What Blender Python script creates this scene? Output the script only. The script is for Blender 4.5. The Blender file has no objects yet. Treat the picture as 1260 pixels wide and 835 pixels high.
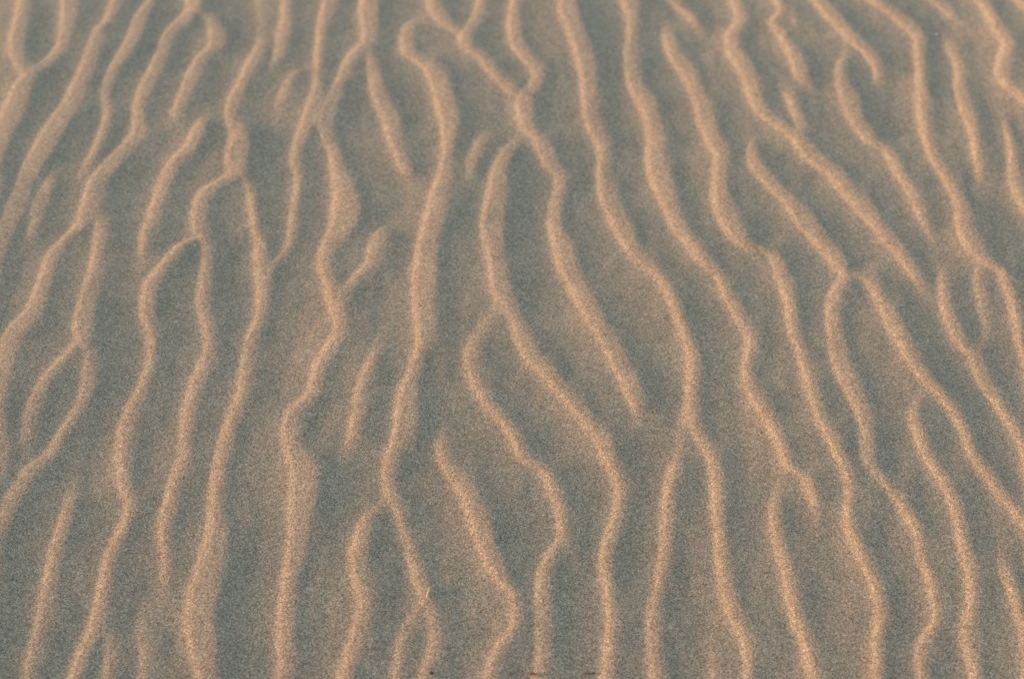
# Wind-rippled desert sand in the low sun, seen obliquely from standing height.
import bpy, bmesh, math, random
import numpy as np
from mathutils import Vector, Matrix

random.seed(7)
rng = np.random.default_rng(7)
R = math.radians
scene = bpy.context.scene
COL = scene.collection

SUN_EL, SUN_AZ = R(5.3), R(-90)          # azimuth clockwise from +Y: the sun stands to the left

# Crest lines of the wind ripples on the ground, in millimetres:
# (relative height, end flags 1/2 = runs on past its first/last point, "x,y,width of the sunlit face ...")
RIDGES = [
    (1, 3, '-759.8,3099.8,19.5 -753.3,3045.6,21.7 -747.9,2975.6,23.7 -740.1,2924.6,22 -726.6,2891.2,23.2 -710.7,2858.4,23 -712.9,2826.2,27.4 -713.2,2763.2,35.9 -715.5,2717.2,33.3 -718.7,2672.3,28.5'),
    (1, 1, '-690.4,3099.8,25.8 -682.3,3045.6,24.1 -677.7,2992.9,21.4 -675.8,2949.9,18.8 -682.7,2912,21 -698.3,2878.9,23.1 -711,2854.4,20.7'),
    (1, 3, '-614.6,3099.8,17.1 -616.8,3027.9,16.8 -626.4,3001.6,14.3 -628,2958.4,18.9 -629.2,2899.5,18.6 -630.4,2850.3,25.2 -635.8,2778.8,27 -644.5,2724.8,31.1 -652.6,2665,32.8 -660.5,2606.9,30.2 -664,2557.6,23.4 -664.8,2516.3,25.2 -664.8,2475.9,25 -667.8,2453,20.7 -666.9,2413.9,18.4 -666.8,2375.8,18.2'),
    (1, 0, '-628.5,2596.2,7.3 -630.5,2550.6,17 -632.4,2502.7,18.9 -632.8,2452.7,14.5 -633.4,2420.4,12.3 -638,2391.6,14.2'),
    (1, 1, '-560.6,3099.8,14.6 -570,3036.8,21.6 -572,2975.6,21.3 -580,2916.2,21 -588.8,2858.4,18.4 -588.5,2802.3,13.6 -577.9,2747.8,12.1 -577.4,2694.7,11 -579.8,2650.3,11.8 -584.9,2606.9,10.8 -588.5,2582.1,10.7'),
    (1, 3, '-495.8,3099.8,26.8 -493.8,3063.5,21.7 -505.2,3027.9,24 -520.6,2984.2,19 -524.4,2933,18.7 -527,2883,20.8 -532.5,2826.2,22.8 -536,2778.8,18 -532.7,2740.1,17.9 -526.4,2694.7,22.1 -537.4,2650.3,26.2 -551.8,2606.9,30.2 -564.2,2564.5,25.6 -565.1,2516.3,27.3 -568,2475.9,18.7 -572.6,2453,16.5 -585.3,2420.4,12.3 -596.6,2382.1,16.2 -597.3,2344.6,16 -597,2307.8,17.9 -596.7,2271.9,23.6 -603.4,2242.5,27.3 -613.4,2213.6,30.9 -615.5,2179.5,26.8 -615.6,2135.2,22.6'),
    (1, 0, '-487.5,3063.5,16.9 -469.3,3041.2,19.2 -454.4,3010.3,21.5 -447.5,2975.6,23.7 -447.9,2941.4,23.5 -461.4,2916.2,18.7 -467.7,2874.8,20.8 -473,2818.2,20.5 -477.3,2763.2,18 -482.3,2717.2,15.5'),
    (0.5, 1, '-393.2,3099.8,14.6 -384,3045.6,14.4 -381.7,2992.9,13.3 -379,2958.4,12.3'),
    (0.3, 0, '-402.3,3050.1,12 -414.1,3032.3,14.4 -429,3014.7,14.3'),
    (1, 0, '-378.5,2958.4,13.2 -386,2891.2,18.5 -393.3,2842.2,18.3 -399.4,2794.4,20.4 -403.3,2755.5,15.7 -399.8,2721,11.1 -386.6,2687.2,24.2 -382.9,2657.6,31.5 -381.7,2621.3,32.5 -379.7,2585.6,22.7 -398.5,2557.6,25.5 -414.7,2536.8,21.2 -419.1,2502.7,18.9 -415.8,2452.7,17.4 -404.2,2426.8,16.4 -400.1,2413.9,14.3 -394.5,2363.2,14.1 -391.5,2313.9,15.9 -388.5,2271.9,15.7 -379.4,2236.7,15.6 -371.7,2196.5,11.5 -371.2,2162.8,15.2 -377.5,2124.3,16.9 -381.3,2086.7,13 -380.4,2044.8,14.7 -377.7,2009,14.5 -374.6,1976.4,12.6 -377.4,1954.4,14.3 -382.3,1925.4,12.4 -381.2,1892.2,15.7 -383.2,1859.7,15.6 -381.2,1832.4,12 -375.1,1801.1,10.2 -372.5,1774.9,8.4 -370.1,1757.6,5.7'),
    (1, 0, '-381,2740.1,9.8 -380.3,2702.2,15.9 -382.3,2672.3,21.9'),
    (1, 2, '-374.9,2589.1,19.3 -365.5,2568,10.7 -355.1,2536.8,10.6 -347.6,2502.7,10.1 -338.9,2452.7,10.8 -329.9,2413.9,12.3 -325.4,2375.8,18.2 -318.8,2332.2,20 -314.1,2289.8,17.8 -314.6,2248.3,15.6 -319.8,2213.6,15.4 -323.5,2173.9,13.4 -323,2135.2,13.2 -322.1,2092,13 -325.8,2050,16.5 -330.9,2014,14.5 -333.2,1976.4,14.4 -334.2,1949.5,16 -332.7,1911,13.4 -329.4,1873.5,14.9 -324.7,1836.9,23 -326.2,1801.1,27.1 -328.2,1766.2,30.1 -329.4,1732.1,31.5 -328.4,1698.8,31.1 -323.5,1674.3,29.2 -317.6,1646.2,25.7 -310.1,1616.8,22.3'),
    (1, 1, '-352.9,3099.8,14.6 -348.4,3045.6,14.4 -346.4,3001.6,20 -347.7,2958.4,17.9 -351.2,2907.8,14 -356.5,2870.7,10.1'),
    (0.7, 0, '-323.6,2854.4,11.5 -328.6,2818.2,15.9 -333.2,2778.8,15.8 -335,2753.9,11.2'),
    (0.3, 0, '-295.6,2895.4,13.9 -312.5,2878.9,13.9 -322.6,2854.4,13.8'),
    (1, 1, '-285,3099.8,19.5 -288.8,3045.6,16.8 -289.7,2984.2,14.2 -288.2,2924.6,12.6 -287.8,2874.8,10.2 -285.7,2834.2,10.1 -286.7,2786.6,15.8 -289.1,2740.1,20.1 -294.4,2694.7,17.6 -300.5,2650.3,17.4 -299.6,2614.1,13 -292.5,2571.5,8.5 -290.9,2516.3,10.5 -290.4,2452.7,12.4 -291.7,2413.9,10.2 -300.1,2382.1,9.3 -308.4,2357,9.3 -313.4,2338.4,10'),
    (1, 3, '-224.7,3099.8,29.2 -222.3,3054.6,28.9 -217.5,3001.6,23.8 -219.4,2958.4,18.9 -231.3,2933,21.1 -243.6,2899.5,16.3 -247.9,2858.4,16.1 -254.5,2826.2,14.6 -258.7,2786.6,23.9 -265.3,2747.8,24.1 -265.8,2709.7,22.1 -259.3,2672.3,15.4 -247,2628.5,15.2 -237.6,2585.6,21.4 -228.4,2543.7,27.6 -222.9,2496,38.5 -226.2,2452.7,35.1 -242.4,2401.1,17.5 -242.8,2363.2,16.1 -234.2,2326.1,14 -226.6,2289.8,17.8 -216.5,2254.2,19.5 -214.1,2219.3,14.7 -220.1,2190.8,17.3 -231.1,2157.2,17.1 -234.5,2124.3,15 -239.1,2086.7,16.7 -254.4,2065.6,18.5 -260.7,2034.5,16.5 -257.4,2003.9,18.1 -250.4,1976.4,21.5 -238.8,1949.5,32 -235.9,1911,31.6 -234.6,1873.5,27.8 -234.8,1836.9,24 -236.4,1801.1,20.3 -238.4,1770.5,16.8 -238.5,1736.3,16.6 -237.9,1702.9,18 -236.6,1670.2,17.8 -233.6,1642.3,16 -232.9,1616.8,12.7'),
    (1, 0, '-214.1,2933,9.4 -204.1,2858.4,18.4 -191.9,2794.4,24.9 -177.6,2740.1,24.5 -167.2,2687.2,20.7 -157.3,2635.7,16.5 -147.7,2592.7,12.9 -137.2,2557.6,8.5'),
    (1, 1, '-125.2,3099.8,19.5 -118.9,3063.5,21.7 -103.1,3019.1,21.5 -89.2,2999.8,14.3 -75.4,2979.9,16.6'),
    (1, 1, '-46.9,3099.8,14.6 -53.6,3045.6,16.8 -64.4,3001.6,19 -72,2967,23.6 -65.4,2941.4,23.5 -48.8,2916.2,18.7 -32.3,2874.8,18.5 -17.1,2842.2,16 -2.1,2810.2,18.2 11.6,2794.4,13.6'),
    (1, 2, '-144.3,3036.8,14.4 -157.9,3010.3,19.1 -160.3,2967,18.9 -155.8,2928.8,21.1 -134.4,2899.5,25.6 -117.5,2874.8,25.4 -107.1,2826.2,27.4 -96.8,2771,29.2 -90.9,2724.8,26.7 -90.8,2672.3,15.4 -93,2621.3,11.7 -94.1,2578.6,19.3 -101.1,2529.9,21.1 -104.2,2482.6,27.1 -107,2452.7,26.9 -112.5,2401.1,26.5 -113.5,2350.8,28.1 -113.7,2301.8,27.7 -110.4,2254.2,27.4 -107.3,2207.8,23.1 -109.8,2179.5,19.1 -117.6,2140.7,17 -124.3,2102.7,20.5 -126,2065.6,24 -127,2029.3,25.6 -131.9,1993.9,21.7 -137,1984,16.2 -139.6,1954.4,17.8 -140.1,1930.2,14.1 -135.6,1901.6,15.8 -126,1880.5,13.2 -120.8,1850.5,12.1 -113.6,1818.9,11.9 -106.8,1787.9,11.1 -99.2,1757.6,12.7 -91.8,1732.1,14.2 -84,1707,13.8 -80.8,1682.4,13 -80.2,1662.2,12.9 -84.5,1642.3,14.4 -89.2,1616.8,14.3'),
    (0.6, 0, '-96.7,2512.9,9.2 -92.2,2475.9,7.5'),
    (0.8, 0, '-41.6,2702.2,11.1 -46.3,2657.6,18.8 -55.6,2614.1,15.1 -59.9,2585.6,8.6'),
    (0.45, 0, '-54.6,2603.4,8.6 -59.7,2578.6,12.8 -71.3,2550.6,14.9 -87.2,2519.7,14.7'),
    (1, 1, '4,3099.8,14.6 0.8,3036.8,16.8 1.9,2975.6,18.9 10,2933,18.7 28.1,2891.2,18.5 36.8,2858.4,16.1 30.6,2826.2,20.5 16.6,2794.4,20.4 16.5,2747.8,24.6 20.1,2709.7,19.9 34.2,2679.8,17.6 42.5,2643,23.9 54.3,2606.9,25.9 65,2578.6,17.1 62.5,2543.7,17 56.2,2496,16.7 54.7,2452.7,18.6 64.7,2401.1,26.5 70,2357,24.2 81.2,2313.9,23.9 93.7,2266,23.5 106.1,2225.1,23.2 120.4,2179.5,21 131.9,2135.2,20.7 144,2092,22.3 148.1,2060.4,16.6 147.4,2044.8,12.8 141.2,2031.9,11'),
    (1, 2, '6.5,2676,15.4 -3.9,2650.3,21.8 -14.2,2621.3,19.5 -19.6,2585.6,23.6 -21.2,2543.7,27.6 -25.5,2496,29.3 -28.7,2452.7,28.9 -23.9,2401.1,26.5 -18.4,2350.8,26.1 -14.7,2301.8,25.8 -5.2,2271.9,19.6 4.9,2236.7,15.6 12.5,2202.1,21.2 21.5,2168.3,22.9 37.6,2135.2,18.9 55.1,2102.7,18.7 69.8,2070.9,16.6 85.9,2039.6,18.3 100.8,2009,18.1 107.6,1976.4,18 114.6,1954.4,14.3 119.6,1925.4,10.6 118.3,1892.2,10.5 111.8,1859.7,12.1 104.7,1827.9,15.4 100.1,1801.1,13.6 101.2,1770.5,11.7 103.7,1736.3,13.3 104,1707,13.1 101.4,1674.3,13 97.5,1642.3,12.8 93.9,1616.8,12.7'),
    (0.5, 0, '-16.4,2283.8,17.7 -21.4,2254.2,13.7 -37.2,2228,19.4 -48.2,2190.8,14.6'),
    (1, 2, '-48.2,2190.8,14.6 -51.8,2157.2,16.3 -46.2,2124.3,14.3 -37,2092,15.6 -24.2,2060.4,14.7 -8.1,2034.5,14.6 4.6,1998.9,14.5 10.8,1976.4,14.4 23.2,1959.3,14.3 39.5,1939.8,13.1 44.9,1911,12.3 52.8,1882.8,10.4 54.6,1855.1,12.1 54.2,1832.4,12 45,1810,15.3 35.8,1783.6,15.2 31.1,1757.6,15 31.5,1727.9,16.5 31.2,1694.7,16.3 30.8,1662.2,16.2 28.2,1616.8,14.3'),
    (1, 3, '85.8,3099.8,26.8 85.9,3054.6,28.9 93.1,3001.6,28.6 103.8,2933,28.1 109.1,2866.6,25.3 110.3,2802.3,22.7 110.1,2747.8,21 115.4,2709.7,22.1 125.1,2665,21 126.5,2621.3,18.6 123.6,2578.6,19.3 126.6,2529.9,21.1 134.3,2489.3,25.1 142.9,2452.7,26.9 152.6,2407.5,20.4 167.6,2369.5,18.2 188.4,2332.2,14 198.9,2289.8,11.8 205.4,2248.3,12.5 212.7,2207.8,11.6 217.5,2168.3,15.2 216.6,2129.7,15.1 212.5,2092,14.9 209.8,2050,14.7 214.1,2019.1,14.6 221.8,1993.9,14.4 225.8,1984,14.4 229.5,1949.5,14.2 230.1,1915.8,14.1 227.3,1878.2,13.9 226.3,1841.4,11 225.1,1805.5,10.9 225.1,1770.5,13.4 227.1,1740.5,13.3 232.7,1711.2,14.8 238.9,1686.5,14 242.1,1658.2,10.6 239.2,1616.8,8.9'),
    (1, 1, '179,3099.8,26.8 183.6,3036.8,19.2 179.9,2975.6,16.6 173.9,2907.8,18.6 176.1,2842.2,20.6 188.5,2786.6,27.1 196.9,2740.1,24.5 200,2687.2,24.2 196.4,2635.7,26.1 198.5,2585.6,27.9 204.1,2536.8,25.4 210.9,2496,20.9 216.9,2452.7,19.4 219.2,2439.9,20.6 233.3,2410.7,16.3 241.2,2382.1,18.2 253.4,2357,14.1 261.9,2341.5,16 265.4,2326.1,10.8 273,2283.8,15.8 283.3,2242.5,15.6 290.1,2207.8,10.8 290,2179.5,12.2 282.2,2140.7,13.2 282.2,2102.7,13.1 290.4,2070.9,15.9 301,2034.5,14.6 307.8,1998.9,12.7 309.5,1984,12.6 312.8,1954.4,12.5 321.6,1942.2,10.7 330.8,1935,8.9 332.6,1915.8,10.6 335.7,1892.2,9.4 335.3,1864.3,8.7'),
    (1, 2, '235.9,3014.7,11 235.9,2958.4,19.8 243.8,2907.8,20.9 256.8,2866.6,24 266.8,2810.2,21.4 272.5,2755.5,24.6 275.1,2709.7,24.4 282.7,2665,22.8 287.1,2628.5,17.3 282,2585.6,17.1 278.6,2543.7,20.3 281.8,2496,27.2 287.5,2452.7,26.9 299.4,2413.9,20.5 314.9,2397.9,18.3 336.6,2385.2,14.2 340.7,2363.2,16.1 344.9,2326.1,18 347,2283.8,12.6 346.8,2242.5,13.6 347.7,2202.1,13.5 351,2162.8,11.4 354.3,2124.3,13.2 356.8,2086.7,13 359.4,2044.8,14.7 368,2009,14.5 373.6,1976.4,14.4 379.8,1944.7,12.4 378.7,1911,12.3 373.2,1878.2,12.2 370.9,1841.4,13.7 377.4,1810,13.6 382.3,1779.2,13.5 385.8,1749,10.7 386.2,1719.5,10.5 381.4,1690.6,11.4 375,1662.2,12 368.7,1616.8,11.1'),
    (0.7, 0, '298.8,2417.2,18.4 311.3,2388.4,16.2 318.8,2369.5,12.9'),
    (1, 1, '248.8,3099.8,17.1 259.6,3068,16.9 276.2,3036.8,14.4 284.6,3001.6,10.5'),
    (1, 1, '345,3099.8,12.2 349.8,3054.6,16.9 345.8,3019.1,19.1 330.6,2984.2,19 329.6,2933,21.1 338.4,2891.2,25.5 346.2,2842.2,20.6 347.2,2786.6,15.8 356.5,2747.8,17.9 373,2717.2,17.7 388.6,2690.9,15.4 400.7,2668.7,17.5 405.5,2650.3,24 416.5,2621.3,26 437.7,2585.6,23.6 449,2550.6,24.6 460.7,2516.3,23.1 472.8,2482.6,22.9 482.1,2452.7,19.8 493.3,2413.9,20.5 502.9,2382.1,16.2 510.6,2350.8,12.1 517.9,2323,14 521.1,2301.8,11.1'),
    (1, 1, '410.7,3099.8,12.2 413.5,3063.5,12.1 406.1,3041.2,14.4 396.1,3019.1,15.3 404.6,2992.9,16.6 411.6,2949.9,14.1 418.6,2907.8,20.9 422.9,2858.4,19.3 428.6,2818.2,17.3'),
    (0.7, 0, '419.4,3059,12.1 428,3036.8,13 430.1,3010.3,11.5 423.5,2979.9,12.8'),
    (1, 0, '391.3,2826.2,13.7 398,2794.4,13.6 403.1,2747.8,13.4 404.9,2709.7,13.3 399.5,2672.3,14'),
    (1, 2, '336.7,2676,11 332,2635.7,15.2 336.4,2592.7,20.6 350.3,2557.6,21.3 365.4,2523.1,21.1 378.4,2489.3,25.1 388.1,2452.7,26.9 402.6,2413.9,20.5 413.1,2382.1,20.3 420.7,2350.8,18.1 425.4,2343.3,17.2 436.4,2339.6,14.8 446.3,2331,14.4 453.2,2318.8,13.9 460.1,2298.8,15.8 466,2266,19.6 471.4,2225.1,17.4 479.2,2185.2,17.2 485.9,2146.2,15.1 496.6,2113.5,16.9 507.8,2092,13 515.7,2060.4,12.9 521.9,2029.3,12.8 525.5,1998.9,10.8 526.2,1984,10.8 533.6,1949.5,12.5 543.1,1915.8,12.3 553.3,1887.5,12.2 564.6,1855.1,10.4 576.5,1823.4,10.2'),
    (1, 2, '421.9,2332.2,14 412.9,2313.9,17.9 400.9,2277.8,15.7 396.1,2236.7,15.6 394.9,2190.8,17.3 394.8,2151.7,19.7 399.7,2113.5,22.5 406.7,2076.1,19.3 410.6,2039.6,16.5 408.3,2003.9,14.5 403.2,1976.4,14.4 408.2,1954.4,17.8 418,1930.2,15.9 429.4,1901.6,12.3 438.4,1868.9,12.1 443.4,1836.9,10.3 443.3,1801.1,8.5 445.3,1770.5,10.1 445.1,1736.3,8.3 442.8,1707,9.8 434.6,1686.5,11.4 421.8,1666.2,14.6 416.7,1642.3,11.2 415.7,1616.8,11.1'),
    (1, 1, '473.3,3099.8,19.5 485.1,3054.6,24.1 499.7,3010.3,21.5 513.7,2967,22.7 528.1,2933,18.7 536.8,2891.2,13.9 535.4,2858.4,11.5 527.4,2834.2,11.4'),
    (1, 0, '497.7,2928.8,9.4 483.4,2883,13.9 479.5,2842.2,16 484.2,2794.4,25.8 485.9,2740.1,26.8 493.6,2702.2,24.3 502.6,2668.7,19.7 517.1,2653.9,14 523.7,2621.3,17.3 529.3,2585.6,15.9 537.8,2543.7,14.8 541.2,2496,13.4 544.7,2452.7,11.2 547.2,2426.8,9.4'),
    (1, 1, '560.3,3099.8,24.4 583.7,3054.6,24.1 603.1,3014.7,23.9 612.2,2975.6,15.1 606.6,2924.6,15 600,2866.6,14.7 598.4,2818.2,13.7 599,2786.6,8.1'),
    (1, 2, '593,2842.2,11.5 589.1,2794.4,12.2 581.2,2732.4,12.5 580.3,2672.3,13.2 582.3,2621.3,13.8 589.5,2571.5,13.7 597.1,2523.1,14.8 598.4,2489.3,17.5 595.7,2452.7,24.8 598.2,2413.9,24.5 604.3,2382.1,18.2 611.9,2360.1,16.1 624.8,2344.6,12 627.2,2313.9,13.9 628.3,2277.8,11.8 624.8,2230.9,11.6 621.8,2196.5,11.5 622.2,2162.8,11.4 620.5,2118.9,11.3'),
    (0.7, 0, '600.8,2357,12.1 592.1,2326.1,12 588.3,2283.8,11.8 585.5,2242.5,9.7 581.2,2207.8,9.6 568.5,2179.5,10.7'),
    (1, 0, '652.9,2975.6,14.2 657.4,2933,16.4 659.4,2883,16.2 650.2,2826.2,16 647,2771,15.7 649.1,2724.8,15.6 646.4,2672.3,11.8 640.9,2614.1,13 637.1,2575,10.7 627.4,2550.6,10.6'),
    (0.8, 1, '653.4,3099.8,14.6 665.1,3072.5,17 677.9,3041.2,14.4 684.4,3023.5,12'),
    (1, 3, '726.6,3099.8,17.1 734.1,3045.6,16.8 739,2992.9,20.4 742.6,2949.9,19.8 727.3,2907.8,18.6 717.9,2866.6,18.4 721.6,2826.2,16 735.3,2798.4,18.1 744,2771,22.5 765.3,2740.1,22.3'),
    (1, 2, '697.4,2724.8,11.1 694.3,2665,10.9 687.9,2614.1,13 682,2564.5,15.8 683.2,2523.1,14.8 686.1,2489.3,14.6 690.8,2442.9,16.5'),
    (1, 3, '784.9,3099.8,19.5 794.4,3077,21.8 804.3,3045.6,24.1'),
    (1, 0, '-533.9,2182.3,13.4 -538.3,2168.3,13.3 -549.5,2146.2,13.2 -557.2,2118.9,15 -563,2086.7,14.9 -565.4,2050,16.5 -564,2019.1,14.6 -560.7,1993.9,11.9 -556.8,1974,9'),
    (1, 0, '-437.1,2743.9,11.2 -442.9,2702.2,17.7 -451.2,2650.3,19.6 -466.1,2606.9,20.7 -473.1,2564.5,17.9 -475.2,2523.1,17.7 -477.6,2482.6,16.7 -479.1,2452.7,16.5 -482.8,2433.3,12.7 -480.3,2401.1,10.2 -475.7,2369.5,6.9'),
    (1, 2, '-409.3,2426.8,15.6 -429.1,2410.7,16.3 -442.5,2375.8,16.2 -455.2,2338.4,16 -461.6,2307.8,15.9 -459.3,2271.9,17.7 -452.1,2236.7,15.6 -443.3,2207.8,11.6 -438.1,2168.3,11.4 -439.6,2129.7,11.3 -442.6,2092,14.9 -448,2055.2,16.6 -450,2019.1,18.2 -445.6,1976.4,14.4 -441.4,1944.7,13.5 -436.9,1920.6,15.9 -427.5,1896.9,12.2 -425,1873.5,10.4 -427.9,1846,12 -433.7,1818.9,10.2 -437.1,1792.3,10.1 -436.9,1766.2,11.7 -435.3,1736.3,11.6 -435.9,1707,13.1 -437.9,1678.3,11.4 -442.7,1650.2,12.9 -444.3,1616.8,12.7'),
    (1, 2, '-542.9,2453,18.6 -537.8,2401.1,16.3 -535.4,2350.8,16.1 -534.8,2301.8,19.8 -533.3,2254.2,25.4 -528.7,2213.6,25.1 -521,2190.8,19.2 -512.6,2168.3,15.2 -509.1,2129.7,16.9 -507.3,2092,14.9 -511.2,2055.2,14.7 -521.3,2019.1,14.6 -529.1,1976.4,16.2 -542.4,1954.4,19.6 -551.9,1925.4,21.2 -558.9,1892.2,19.2 -562.7,1859.7,17.3 -563.4,1823.4,13.7'),
    (0.8, 0, '-551.2,2496,14.6 -543.5,2469.2,18.7 -542.4,2449.7,18.6 -539,2413.9,16.4'),
    (1, 0, '-163.5,2466.1,10.4 -173,2439.9,18.5 -178.9,2413.9,18.4 -183.7,2369.5,14.1 -196.9,2338.4,16 -208.9,2307.8,15.9 -214.4,2271.9,17.7'),
    (0.4, 0, '-236.6,2248.3,11.7 -241.1,2228,13.6 -244.3,2202.1,13.5 -242.7,2179.5,9.6'),
    (0.3, 0, '-265.8,2157.2,9.5 -268.5,2118.9,7.5 -265.7,2092,6.7'),
    (0.95, 2, '-427.8,1690.6,6.5 -417.6,1676.3,8.8 -415,1654.2,10.3 -412.3,1616.8,10.2'),
    (1, 2, '-492.9,1920.6,14.1 -494.4,1896.9,12.2 -494.4,1864.3,13.8 -495.9,1827.9,13.7 -495.9,1792.3,13.5 -494.4,1753.3,15 -491.5,1719.5,14.8 -492.3,1690.6,14.7 -493,1658.2,12.9 -492,1616.8,11.1'),
    (0.8, 2, '-389,1723.7,5 -387.1,1690.6,5.5 -384.9,1674.3,5.5 -378.5,1654.2,8.7 -375.2,1616.8,9.5'),
    (0.7, 0, '-144.3,1887.5,10.5 -154.7,1871.2,15.6 -162.1,1855.1,17.3 -166.7,1823.4,17.8'),
    (1, 2, '-162.7,1850.5,15.5 -166.7,1823.4,17.8 -167.6,1792.3,16.9 -163.7,1761.9,15.1 -156.8,1727.9,13.2 -157.8,1707,14.8 -161.1,1678.3,16.2 -165.8,1650.2,14.5 -170.8,1616.8,14.3'),
    (0.8, 2, '-99.6,1715.3,11.5 -110,1690.6,14.7 -114.6,1662.2,14.5 -116.9,1638.3,10.3 -117.6,1616.8,9.5'),
    (1, 0, '-167.5,2190.8,5 -170.2,2157.2,11.4 -177.5,2124.3,13.2 -181.9,2086.7,13 -182.8,2044.8,12.8 -185.5,2009,12.7 -190.6,1976.4,10.8'),
    (1, 2, '-84.3,2026.8,7.3 -81.7,1993.9,14.4 -80.5,1976.4,16.2 -70.5,1949.5,19.6 -57.6,1925.4,19.4 -47.2,1896.9,21 -39.2,1864.3,20.8 -32.3,1832.4,21.6 -24.8,1801.1,21 -17.6,1779.2,16.8 -9.3,1757.6,12.4 0.4,1742.7,10 3,1719.5,10.5 3.4,1694.7,11.4 -2.9,1678.3,16.2 -13.4,1658.2,14.5 -21,1634.4,12.8 -22.9,1616.8,11.1'),
    (0.5, 0, '215.2,2108.1,11.2 206.6,2076.1,11.1 199.3,2034.5,9.1 195.8,1998.9,9.8 192.3,1984,10.8 185.1,1954.4,12.5'),
    (1, 2, '185.1,1954.4,12.5 176.6,1920.6,11.6 171.7,1887.5,11.5 168.4,1850.5,12.1 165.3,1814.4,10.9 160,1779.2,11.8 154.1,1749,11.7 147.5,1719.5,13.2 144.8,1686.5,14 144.2,1654.2,12.9 144.3,1616.8,11.1'),
    (1, 2, '297.7,1915.8,7.7 291.3,1892.2,12.2 288.7,1864.3,12.1 289.4,1832.4,13.7 293,1796.7,12.9 294.2,1761.9,13.4 295.5,1732.1,13.2 297.8,1698.8,13.1 302.6,1670.2,11.3 305.2,1642.3,11.2 306.5,1616.8,11.1'),
    (1, 2, '481.1,2081.4,7.4 470.9,2050,12.9 469.6,2014,14.5 472.2,1984,12.6 480.2,1949.5,14.2 488,1915.8,12.3 490.6,1878.2,11.1 490.7,1841.4,11 490,1810,10.9 489.3,1779.2,10.8 486.2,1744.8,10 479.1,1715.3,11.5 470.1,1690.6,13.1 467.5,1662.2,11.3 469.1,1638.3,11.2 468.2,1616.8,11.1'),
    (1, 2, '551.1,2369.5,10.1 548.9,2338.4,12 543.9,2295.8,11.9 541.8,2260.1,15.7 543.9,2230.9,15.5 548.4,2196.5,19.2 558.7,2168.3,15.2 560.3,2140.7,14.4 564.1,2108.1,16.8 571.7,2076.1,13.7 579.4,2044.8,14.7 585.4,2014,12 587.8,1978.9,10.8'),
    (1, 0, '625.4,2347.7,12 618,2360.1,14.1'),
    (1, 2, '528.1,1810,6.8 527.1,1783.6,11.8 528.9,1749,10 529.9,1715.3,9.9 530.3,1686.5,9.8 528.4,1654.2,9.7 523.5,1616.8,11.1'),
    (0.6, 2, '206.8,1670.2,8.1 205.4,1642.3,9.6 204.2,1616.8,7.9'),
    (0.35, 0, '353.6,1736.3,13.3 355.5,1711.2,11.5 355.3,1686.5,8.1'),
]


# ------------------------------------------------------------------ ripple height field
def resample(p, step):
    """Catmull-Rom through rows (x, y, w, a), then points every `step` metres."""
    q = np.vstack([2*p[0]-p[1], p, 2*p[-1]-p[-2]])
    out = []
    for i in range(1, len(q)-2):
        n = max(1, int(np.hypot(*(q[i+1, :2]-q[i, :2]))/step))
        t = (np.arange(n)/n)[:, None]
        a, b, c, d = q[i-1], q[i], q[i+1], q[i+2]
        out.append(.5*((2*b)+(c-a)*t+(2*a-5*b+4*c-d)*t*t+(3*b-a-3*c+d)*t**3))
    out.append(p[-1:])
    return np.vstack(out)

def run_on(p, q, length, rs):
    """Continue a crest past q (coming from p) with a slow meander."""
    d = (q[:2]-p[:2]); d = d/np.hypot(*d)
    ang = math.atan2(d[0], abs(d[1])); sy = 1 if d[1] > 0 else -1
    pts, x, y, s = [], q[0], q[1], 0
    ph = rs.uniform(0, 6.28)
    while s < length:
        a = ang*math.exp(-s/.25) + .28*math.sin(ph+s*26)*min(1, s/.1) + .25*math.atan2(x, 3)*sy
        x += .03*math.sin(a); y += .03*math.cos(a)*sy; s += .03
        pts.append((x, y, q[2]*.6+.024*.4+.004*math.sin(ph+s*31), q[3]))
    return np.array(pts)

lines = []
for w, flags, txt in RIDGES:
    p = np.array([[float(v)/1000 for v in t.split(',')]+[w] for t in txt.split()])
    if flags & 1: p = np.vstack([run_on(p[1], p[0], .75, rng)[::-1], p])
    if flags & 2: p = np.vstack([p, run_on(p[-2], p[-1], .75, rng)])
    lines.append(p)
# the same ripple field goes on to both sides of what the photograph shows
for side in (-1, 1):
    x0 = .545
    while x0 < 1.9:
        y = rng.uniform(.5, .8)
        ph, ph2 = rng.uniform(0, 6.28, 2)
        pts = []
        while y < 4.6:
            sc = 1+.467*(y-1.6)
            pts.append((side*x0*sc+.02*math.sin(ph+y*7.3+x0*3)+.011*math.sin(ph2+y*19), y,
                        .022+.006*math.sin(ph+y*13), 1))
            y += .05
            if len(pts) > 9 and rng.random() < .05:
                lines.append(np.array(pts)); pts = []; y -= .07; ph += .9; 
        if len(pts) > 3: lines.append(np.array(pts))
        x0 += .068*rng.uniform(.85, 1.15)

def axis(lo, hi, step, far_lo, far_hi):
    mid = np.arange(lo, hi+step/2, step)
    def grow(limit):
        out, s, d = [], step, 0
        while d < limit:
            s *= 1.014 if d < 1.6 else 1.13
            d += s; out.append(d)
        return np.array(out)
    return np.concatenate([(lo-grow(far_lo))[::-1], mid, hi+grow(far_hi)])

XS = axis(-.86, .86, .0022, 420, 420)
YS = axis(1.54, 3.2, .0022, 420, 420)
NX, NY = len(XS), len(YS)

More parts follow.
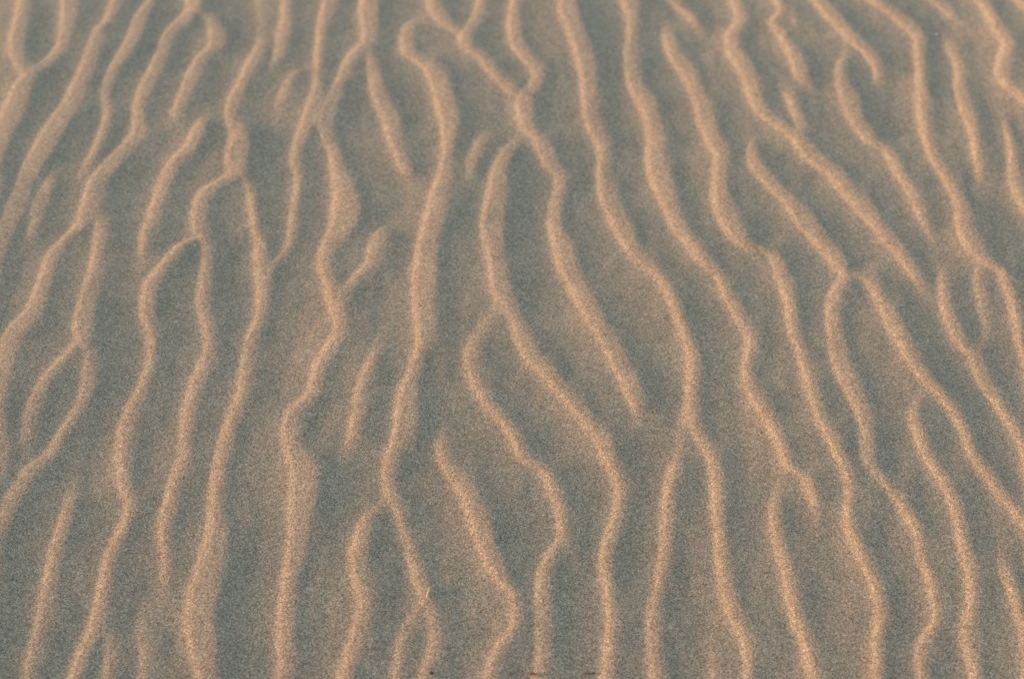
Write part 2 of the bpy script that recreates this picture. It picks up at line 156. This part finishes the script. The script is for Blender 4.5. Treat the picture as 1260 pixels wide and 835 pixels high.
# slope of the ripple across its width W (u = 0 in the middle of the sunlit face), integrated to a height
U = np.linspace(-3, 7, 2001)
du = U[1]-U[0]
WS = np.linspace(.006, .052, 24)
def profile(W):
    c = min(.0048+.09*W, .6*W)/W                  # the steep, brightest strip along the left of the face
    sl = np.interp(U, [-.5, -.5+.33*c, -.5+.7*c, -.5+1.1*c, .5], [.34, 1.0, .76, .28, .05])
    sl = np.where(U < -.5, (.21*np.exp((U+.5)*W/.0035)+.13*np.exp((U+.5)*W/.016)), sl)
    e = .017/W
    back = np.where(U > .5, .05*np.exp(-(U-.5)/(.3*e)), 0)
    fall = np.where(U > .5, 1, 0)*(1-np.exp(-(U-.5)/(.5*e)))*np.exp(-np.clip(U-.5, 0, 9)*W/LAM)
    sl = np.where(U > .5, back, sl)
    sl = sl-fall*(sl.sum()/fall.sum())
    return np.clip(np.cumsum(sl)*du, 0, None)
LAM = .024
PROFS = np.array([profile(W) for W in WS])
def lift(d, w):
    """height of a ripple of face width w, d metres to the right of the middle of its face"""
    fu = np.clip((d/w-U[0])/du, 0, len(U)-1.001); iu = fu.astype(int); fu = fu-iu
    fw = np.clip((w-WS[0])/(WS[1]-WS[0]), 0, len(WS)-1.001); iw = fw.astype(int); fw = fw-iw
    return ((PROFS[iw, iu]*(1-fu)+PROFS[iw, iu+1]*fu)*(1-fw)+(PROFS[iw+1, iu]*(1-fu)+PROFS[iw+1, iu+1]*fu)*fw)*w
FACE_SLOPE = .43

acc = np.zeros((NX, NY))
REACH = .095
dense = [resample(p, .009) for p in lines]
for q0 in dense:
    q = q0.copy()
    tan = np.gradient(q[:, :2], axis=0); tan /= np.maximum(np.hypot(tan[:, 0], tan[:, 1]), 1e-9)[:, None]
    W = np.clip(1.0*q[:, 2]*np.maximum(np.abs(tan[:, 1]), .45), .008, .05)
    k = np.array([.25, .5, .25])
    for _ in range(3): W = np.convolve(np.pad(W, 1, mode='edge'), k, 'valid')
    flip = 1 if q[-1, 1] < q[0, 1] else -1        # +d must lie to the right of the crest
    i0, i1 = np.searchsorted(XS, [q[:, 0].min()-REACH, q[:, 0].max()+REACH])
    j0, j1 = np.searchsorted(YS, [q[:, 1].min()-REACH, q[:, 1].max()+REACH])
    if i1-i0 < 2 or j1-j0 < 2: continue
    best = np.full((i1-i0, j1-j0), REACH); hr = np.zeros_like(best)
    n = len(q)-1
    run = np.concatenate([[0], np.cumsum(np.hypot(*np.diff(q[:, :2], axis=0).T))])
    # crests die out towards their free ends and keep their height where they join another
    ends = [min((np.hypot(*(o[:, :2]-e[None, :2]).T).min() for o in dense if o is not q0), default=9) < .016 for e in (q[0], q[-1])]
    q[:, 3] *= 1-(.12 if ends[0] else .6)*np.exp(-(run/.024)**2)
    q[:, 3] *= 1-(.12 if ends[1] else .6)*np.exp(-((run[-1]-run)/.024)**2)
    for s in range(n):
        a, b = q[s, :2], q[s+1, :2]
        L = math.hypot(*(b-a))
        if L < 1e-6: continue
        t_ = (b-a)/L
        ia, ib = np.searchsorted(XS, [min(a[0], b[0])-REACH, max(a[0], b[0])+REACH])
        ja, jb = np.searchsorted(YS, [min(a[1], b[1])-REACH, max(a[1], b[1])+REACH])
        ia, ib, ja, jb = max(ia, i0), min(ib, i1), max(ja, j0), min(jb, j1)
        if ib <= ia or jb <= ja: continue
        X = XS[ia:ib, None]-a[0]; Y = YS[None, ja:jb]-a[1]
        al = X*t_[0]+Y*t_[1]
        pe = -(X*t_[1]-Y*t_[0])*-1
        pe = (X*-t_[1]+Y*t_[0])                    # signed: left of travel positive
        tc = np.clip(al, 0, L)
        over = al-tc
        dist = np.sqrt(pe*pe+over*over)
        bb = best[ia-i0:ib-i0, ja-j0:jb-j0]
        m = dist < bb
        if not m.any(): continue
        f = tc[m]/L
        w = W[s]*(1-f)+W[s+1]*f
        amp = q[s, 3]*(1-f)+q[s+1, 3]*f
        ov = over[m]
        end = ((s == 0) & (ov < 0)) | ((s == n-1) & (ov > 0))
        d = np.where(end, pe[m], np.sign(pe[m])*dist[m])*flip
        fade = np.where(end, np.exp(-(ov/.022)**2), 1)
        val = amp*fade*FACE_SLOPE*lift(d, w)
        bb[m] = dist[m]
        hv = hr[ia-i0:ib-i0, ja-j0:jb-j0]; hv[m] = val
    acc[i0:i1, j0:j1] += (hr*1000)**2.3
Z = acc**(1/2.3)/1000

def blur(z, n):
    for _ in range(n):
        z = np.pad(z, 1, mode='edge')
        z = (z[:-2]+2*z[1:-1]+z[2:])/4
        z = (z[:, :-2]+2*z[:, 1:-1]+z[:, 2:])/4
    return z
Z = blur(Z, 1)
# small unevenness of the bed and the slow swell of the sand far away
gx, gy = XS[:, None], YS[None, :]
for _ in range(14):
    a, lam = rng.uniform(0, math.pi), rng.uniform(.05, .5)
    kx, ky = math.cos(a)*6.283/lam, math.sin(a)*6.283/lam
    Z += .0011*lam*np.sin(kx*gx+ky*gy*.6+rng.uniform(0, 6.28))
rad = np.hypot(gx, gy-2.3)
near = np.exp(-(rad/1.6)**4)
for _ in range(16):
    a, lam = rng.uniform(0, math.pi), rng.uniform(.016, .055)
    kx, ky = math.cos(a)*6.283/lam, math.sin(a)*6.283/lam*.7
    Z += near*.0011*lam*np.sin(kx*gx+ky*gy+rng.uniform(0, 6.28)+.8*np.sin(kx*.37*gx-ky*.43*gy))
Z += np.clip((rad-12)/150, 0, 1)**1.5*.3*(np.sin(gx*.021+1)+np.sin(gy*.017+gx*.006))

def height(x, y):
    i = int(np.clip(np.searchsorted(XS, x)-1, 0, NX-2)); j = int(np.clip(np.searchsorted(YS, y)-1, 0, NY-2))
    u = (x-XS[i])/(XS[i+1]-XS[i]); v = (y-YS[j])/(YS[j+1]-YS[j])
    return float(Z[i, j]*(1-u)*(1-v)+Z[i+1, j]*u*(1-v)+Z[i, j+1]*(1-u)*v+Z[i+1, j+1]*u*v)

# ------------------------------------------------------------------ materials
def new_mat(name):
    m = bpy.data.materials.new(name); m.use_nodes = True
    nt = m.node_tree; b = nt.nodes['Principled BSDF']
    return m, nt, b

def sand_material():
    m, nt, b = new_mat('sand')
    N, L = nt.nodes, nt.links
    tc = N.new('ShaderNodeTexCoord')
    def noise(scale, detail=2, rough=.5):
        n = N.new('ShaderNodeTexNoise'); n.inputs['Scale'].default_value = scale
        n.inputs['Detail'].default_value = detail; n.inputs['Roughness'].default_value = rough
        L.new(tc.outputs['Object'], n.inputs['Vector']); return n
    def voro(scale, feature='F1'):
        n = N.new('ShaderNodeTexVoronoi'); n.inputs['Scale'].default_value = scale; n.feature = feature
        L.new(tc.outputs['Object'], n.inputs['Vector']); return n
    grain = voro(1000)
    sep = N.new('ShaderNodeSeparateColor'); L.new(grain.outputs['Color'], sep.inputs[0])
    ramp = N.new('ShaderNodeValToRGB'); L.new(sep.outputs[0], ramp.inputs[0])
    cr = ramp.color_ramp
    stops = [(0, (.108, .087, .065)), (.2, (.245, .20, .145)), (.5, (.39, .326, .24)), (.8, (.51, .438, .33)), (1, (.75, .70, .58))]
    cr.elements[0].position, cr.elements[0].color = 0, (*stops[0][1], 1)
    cr.elements[1].position, cr.elements[1].color = 1, (*stops[-1][1], 1)
    for pos, c in stops[1:-1]:
        e = cr.elements.new(pos); e.color = (*c, 1)
    # mineral tint of single grains
    tint = N.new('ShaderNodeValToRGB'); L.new(sep.outputs[1], tint.inputs[0])
    tr = tint.color_ramp
    tr.elements[0].color = (.90, 1.0, .90, 1); tr.elements[1].color = (1.12, .96, .95, 1)
    mul = N.new('ShaderNodeMix'); mul.data_type = 'RGBA'; mul.blend_type = 'MULTIPLY'; mul.inputs[0].default_value = 1
    L.new(ramp.outputs[0], mul.inputs[6]); L.new(tint.outputs[0], mul.inputs[7])
    # faint sorting of coarser and finer sand
    big = noise(9, 4, .6)
    br = N.new('ShaderNodeMapRange'); br.inputs['From Min'].default_value = .3; br.inputs['From Max'].default_value = .7
    br.inputs['To Min'].default_value = .92; br.inputs['To Max'].default_value = 1.06
    L.new(big.outputs[0], br.inputs[0])
    mul2 = N.new('ShaderNodeMix'); mul2.data_type = 'RGBA'; mul2.blend_type = 'MULTIPLY'; mul2.inputs[0].default_value = 1
    L.new(mul.outputs[2], mul2.inputs[6]); L.new(br.outputs[0], mul2.inputs[7])
    L.new(mul2.outputs[2], b.inputs['Base Color'])
    b.inputs['Roughness'].default_value = .85
    b.inputs['Diffuse Roughness'].default_value = .6
    b.inputs['Specular IOR Level'].default_value = .25
    b.inputs['Sheen Weight'].default_value = .12; b.inputs['Sheen Roughness'].default_value = .5
    # grains and tiny drifts as relief
    n1 = noise(1000, 3, .65)
    n2 = noise(70, 3, .55)
    add = N.new('ShaderNodeMath'); add.operation = 'MULTIPLY_ADD'; add.inputs[1].default_value = GRAIN[0]
    L.new(n1.outputs[0], add.inputs[0])
    m2 = N.new('ShaderNodeMath'); m2.operation = 'MULTIPLY'; m2.inputs[1].default_value = GRAIN[1]
    L.new(n2.outputs[0], m2.inputs[0]); L.new(m2.outputs[0], add.inputs[2])
    bump = N.new('ShaderNodeBump'); bump.inputs['Strength'].default_value = 1; bump.inputs['Distance'].default_value = 1
    L.new(add.outputs[0], bump.inputs['Height'])
    L.new(bump.outputs[0], b.inputs['Normal'])
    return m
GRAIN = (.00040, .0007)

def plain(name, c1, c2, scale, rough=.8, bump=.0002):
    m, nt, b = new_mat(name)
    N, L = nt.nodes, nt.links
    tc = N.new('ShaderNodeTexCoord'); n = N.new('ShaderNodeTexNoise')
    n.inputs['Scale'].default_value = scale; n.inputs['Detail'].default_value = 4
    L.new(tc.outputs['Object'], n.inputs['Vector'])
    r = N.new('ShaderNodeValToRGB'); L.new(n.outputs[0], r.inputs[0])
    r.color_ramp.elements[0].position = .3; r.color_ramp.elements[0].color = (*c1, 1)
    r.color_ramp.elements[1].position = .7; r.color_ramp.elements[1].color = (*c2, 1)
    L.new(r.outputs[0], b.inputs['Base Color']); b.inputs['Roughness'].default_value = rough
    bp = N.new('ShaderNodeBump'); bp.inputs['Distance'].default_value = bump
    L.new(n.outputs[0], bp.inputs['Height']); L.new(bp.outputs[0], b.inputs['Normal'])
    return m

# ------------------------------------------------------------------ the sand, one sheet out to the horizon
co = np.empty((NX, NY, 3), np.float32)
co[..., 0] = gx; co[..., 1] = gy; co[..., 2] = Z
idx = np.arange(NX*NY).reshape(NX, NY)
faces = np.stack([idx[:-1, :-1], idx[1:, :-1], idx[1:, 1:], idx[:-1, 1:]], -1).reshape(-1, 4).astype(np.int32)
me = bpy.data.meshes.new('sand_ground')
me.vertices.add(NX*NY); me.vertices.foreach_set('co', co.ravel())
me.loops.add(faces.size); me.loops.foreach_set('vertex_index', faces.ravel())
me.polygons.add(len(faces))
me.polygons.foreach_set('loop_start', np.arange(0, faces.size, 4, dtype=np.int32))
me.polygons.foreach_set('use_smooth', np.ones(len(faces), bool))
me.update(calc_edges=True)
me.materials.append(sand_material())
ground = bpy.data.objects.new('sand_ground', me); COL.objects.link(ground)
ground['kind'] = 'structure'
ground['label'] = 'wind rippled orange desert sand in low evening sun'
ground['category'] = 'sand'

# ------------------------------------------------------------------ scraps lying on the sand
def link(name, bm, mat, loc, label, cat, group=None):
    mesh = bpy.data.meshes.new(name); bm.to_mesh(mesh); bm.free()
    for p in mesh.polygons: p.use_smooth = True
    mesh.materials.append(mat)
    o = bpy.data.objects.new(name, mesh); COL.objects.link(o); o.location = loc
    o['label'] = label; o['category'] = cat
    if group: o['group'] = group
    return o

def strand(points, radii, flat=1.0, sides=7):
    """A tapering stalk through the points (local metres)."""
    bm = bmesh.new(); rings = []
    for i, (p, r) in enumerate(zip(points, radii)):
        p = Vector(p); a = Vector(points[max(i-1, 0)]); c = Vector(points[min(i+1, len(points)-1)])
        t = (c-a).normalized(); s = t.cross(Vector((0, 0, 1))).normalized(); u = s.cross(t)
        rings.append([bm.verts.new(p+s*math.cos(k*6.2832/sides)*r+u*math.sin(k*6.2832/sides)*r*flat) for k in range(sides)])
    for a, b in zip(rings, rings[1:]):
        for k in range(sides): bm.faces.new((a[k], a[(k+1) % sides], b[(k+1) % sides], b[k]))
    bm.faces.new(rings[0][::-1]); bm.faces.new(rings[-1])
    bmesh.ops.recalc_face_normals(bm, faces=bm.faces)
    return bm

def grit(rx, ry, rz, seed):
    bm = bmesh.new(); bmesh.ops.create_icosphere(bm, subdivisions=3, radius=1)
    rs = random.Random(seed); ph = [rs.uniform(0, 6) for _ in range(6)]
    for v in bm.verts:
        c = v.co.copy()
        k = 1+.14*math.sin(3*c.x+ph[0])+.12*math.sin(4*c.y+ph[1])+.10*math.sin(5*c.z+ph[2])+.06*math.sin(9*c.x+7*c.y+ph[3])
        v.co = Vector((c.x*rx*k, c.y*ry*k, c.z*rz*k))
    return bm

def curled_leaf(length, width, seed):
    bm = bmesh.new(); rs = random.Random(seed); g = []
    for i in range(9):
        t = i/8; row = []
        for j in range(5):
            s = j/4-.5
            wv = width*math.sin(math.pi*min(.97, .06+.9*t))**.8*(1+.15*rs.uniform(-1, 1))
            row.append(bm.verts.new(((t-.5)*length, s*wv, .35*width*(4*s*s)+.0012*math.sin(t*4+s*2))))
        g.append(row)
    for i in range(8):
        for j in range(4): bm.faces.new((g[i][j], g[i+1][j], g[i+1][j+1], g[i][j+1]))
    bmesh.ops.solidify(bm, geom=bm.faces[:], thickness=.0004)
    return bm

straw_m = plain('dry_straw', (.55, .52, .32), (.72, .68, .48), 300, .6)
dark_m = plain('dark_bark', (.025, .018, .014), (.06, .045, .03), 500)
brown_m = plain('brown_leaf', (.36, .19, .08), (.52, .30, .14), 300)
twig_m = plain('brown_twig', (.12, .075, .05), (.20, .13, .085), 400)
pale_m = plain('pale_stone', (.70, .66, .62), (.85, .82, .78), 400, .5)

def on_sand(x, y, lift): return (x, y, height(x, y)+lift)

o = link('straw_fragment', strand([(-.0012, -.0075, 0), (-.0006, -.003, .0006), (.0004, .002, .0008), (.0016, .0075, .0002)], [.0006, .0007, .0007, .0005]), straw_m,
         on_sand(-0.0887, 1.7409, .0006), 'short pale straw lying on dark sand beside a crest', 'straw')
o = link('bark_chip', grit(.0026, .0018, .0009, 3), dark_m,
         on_sand(-0.0821, 1.6216, .0006), 'tiny blackish bark chip at the foot of a sunlit crest', 'bark chip')
o = link('leaf_scrap', curled_leaf(.006, .005, 5), brown_m,
         on_sand(0.0215, 1.6204, .0008), 'rusty brown curled leaf scrap on the sunlit crest at bottom edge', 'leaf')
o.rotation_euler = (0, 0, .5)
o = link('leaf_scrap', curled_leaf(.005, .0035, 8), brown_m,
         on_sand(-0.0008, 1.6221, .0006), 'small brown leaf scrap in the grey hollow left of the rusty one', 'leaf')
o.rotation_euler = (0, 0, 1.1)
o = link('twig', strand([(-.007, 0, 0), (-.003, .0004, .0005), (.002, -.0002, .0004), (.007, .0008, .0001)], [.0006, .0008, .0009, .0011]), twig_m,
         on_sand(0.0768, 1.6239, .0006), 'thin brown twig lying crosswise in a grey hollow', 'twig')
o = link('pebble', grit(.0011, .0010, .0008, 4), pale_m,
         on_sand(0.6426, 2.9858, .0006), 'tiny white pebble on grey sand in the far right distance', 'pebble', 'white pebbles on the sand')
o = link('pebble', grit(.0010, .0009, .0008, 9), pale_m,
         on_sand(-0.4121, 2.4065, .0006), 'tiny white pebble on grey sand just left of a crest fork', 'pebble', 'white pebbles on the sand')


# ------------------------------------------------------------------ thin bluish haze, added in place of a lens veil
def haze_box(density):
    bm = bmesh.new(); bmesh.ops.create_cube(bm, size=1)
    lo, hi = float(Z.min())-1, 1.75
    for v in bm.verts: v.co = Vector((v.co.x*2000, v.co.y*2000, lo if v.co.z < 0 else hi))
    mesh = bpy.data.meshes.new('haze'); bm.to_mesh(mesh); bm.free()
    m = bpy.data.materials.new('haze'); m.use_nodes = True; nt = m.node_tree
    nt.nodes.remove(nt.nodes['Principled BSDF'])
    v = nt.nodes.new('ShaderNodeVolumePrincipled'); v.inputs['Density'].default_value = density
    v.inputs['Color'].default_value = (.42, .68, 1, 1); v.inputs['Anisotropy'].default_value = 0
    nt.links.new(v.outputs[0], nt.nodes['Material Output'].inputs['Volume'])
    mesh.materials.append(m); o = bpy.data.objects.new('haze', mesh); COL.objects.link(o)
    o['kind'] = 'stuff'; o['label'] = 'thin pale haze over the sand, added in place of a lens veil'; o['category'] = 'haze'
haze_box(.013)

# ------------------------------------------------------------------ camera
cd = bpy.data.cameras.new('camera'); cam = bpy.data.objects.new('camera', cd); COL.objects.link(cam)
cam.location = (0, 0, 1.6); cam.rotation_euler = (R(90-36), 0, 0)
cd.sensor_fit = 'HORIZONTAL'; cd.sensor_width = 36; cd.angle = R(26)
cd.clip_start = .05; cd.clip_end = 2000
cd.dof.use_dof = True; cd.dof.focus_distance = 2.5; cd.dof.aperture_fstop = 5.2
scene.camera = cam

# ------------------------------------------------------------------ low sun and sky
world = bpy.data.worlds.new('World'); scene.world = world; world.use_nodes = True
nt = world.node_tree; bg = nt.nodes['Background']
sky = nt.nodes.new('ShaderNodeTexSky'); sky.sky_type = 'NISHITA'; sky.sun_disc = False
sky.sun_elevation = SUN_EL; sky.sun_rotation = SUN_AZ
sky.air_density = 1.0; sky.dust_density = 2.0; sky.ozone_density = 1.0
nt.links.new(sky.outputs[0], bg.inputs[0]); bg.inputs[1].default_value = .15
sd = bpy.data.lights.new('sun', 'SUN'); sd.energy = 4.1; sd.angle = R(5.5); sd.color = (1.0, .505, .275)
so = bpy.data.objects.new('sun', sd); COL.objects.link(so)
to_sun = Vector((math.sin(SUN_AZ)*math.cos(SUN_EL), math.cos(SUN_AZ)*math.cos(SUN_EL), math.sin(SUN_EL)))
so.rotation_euler = to_sun.to_track_quat('Z', 'Y').to_euler(); so.location = (-8, 2, 4)

vs = scene.view_settings
vs.view_transform = 'Standard'; vs.look = 'None'; vs.gamma = 1; vs.use_curve_mapping = False
vs.exposure = 1.52
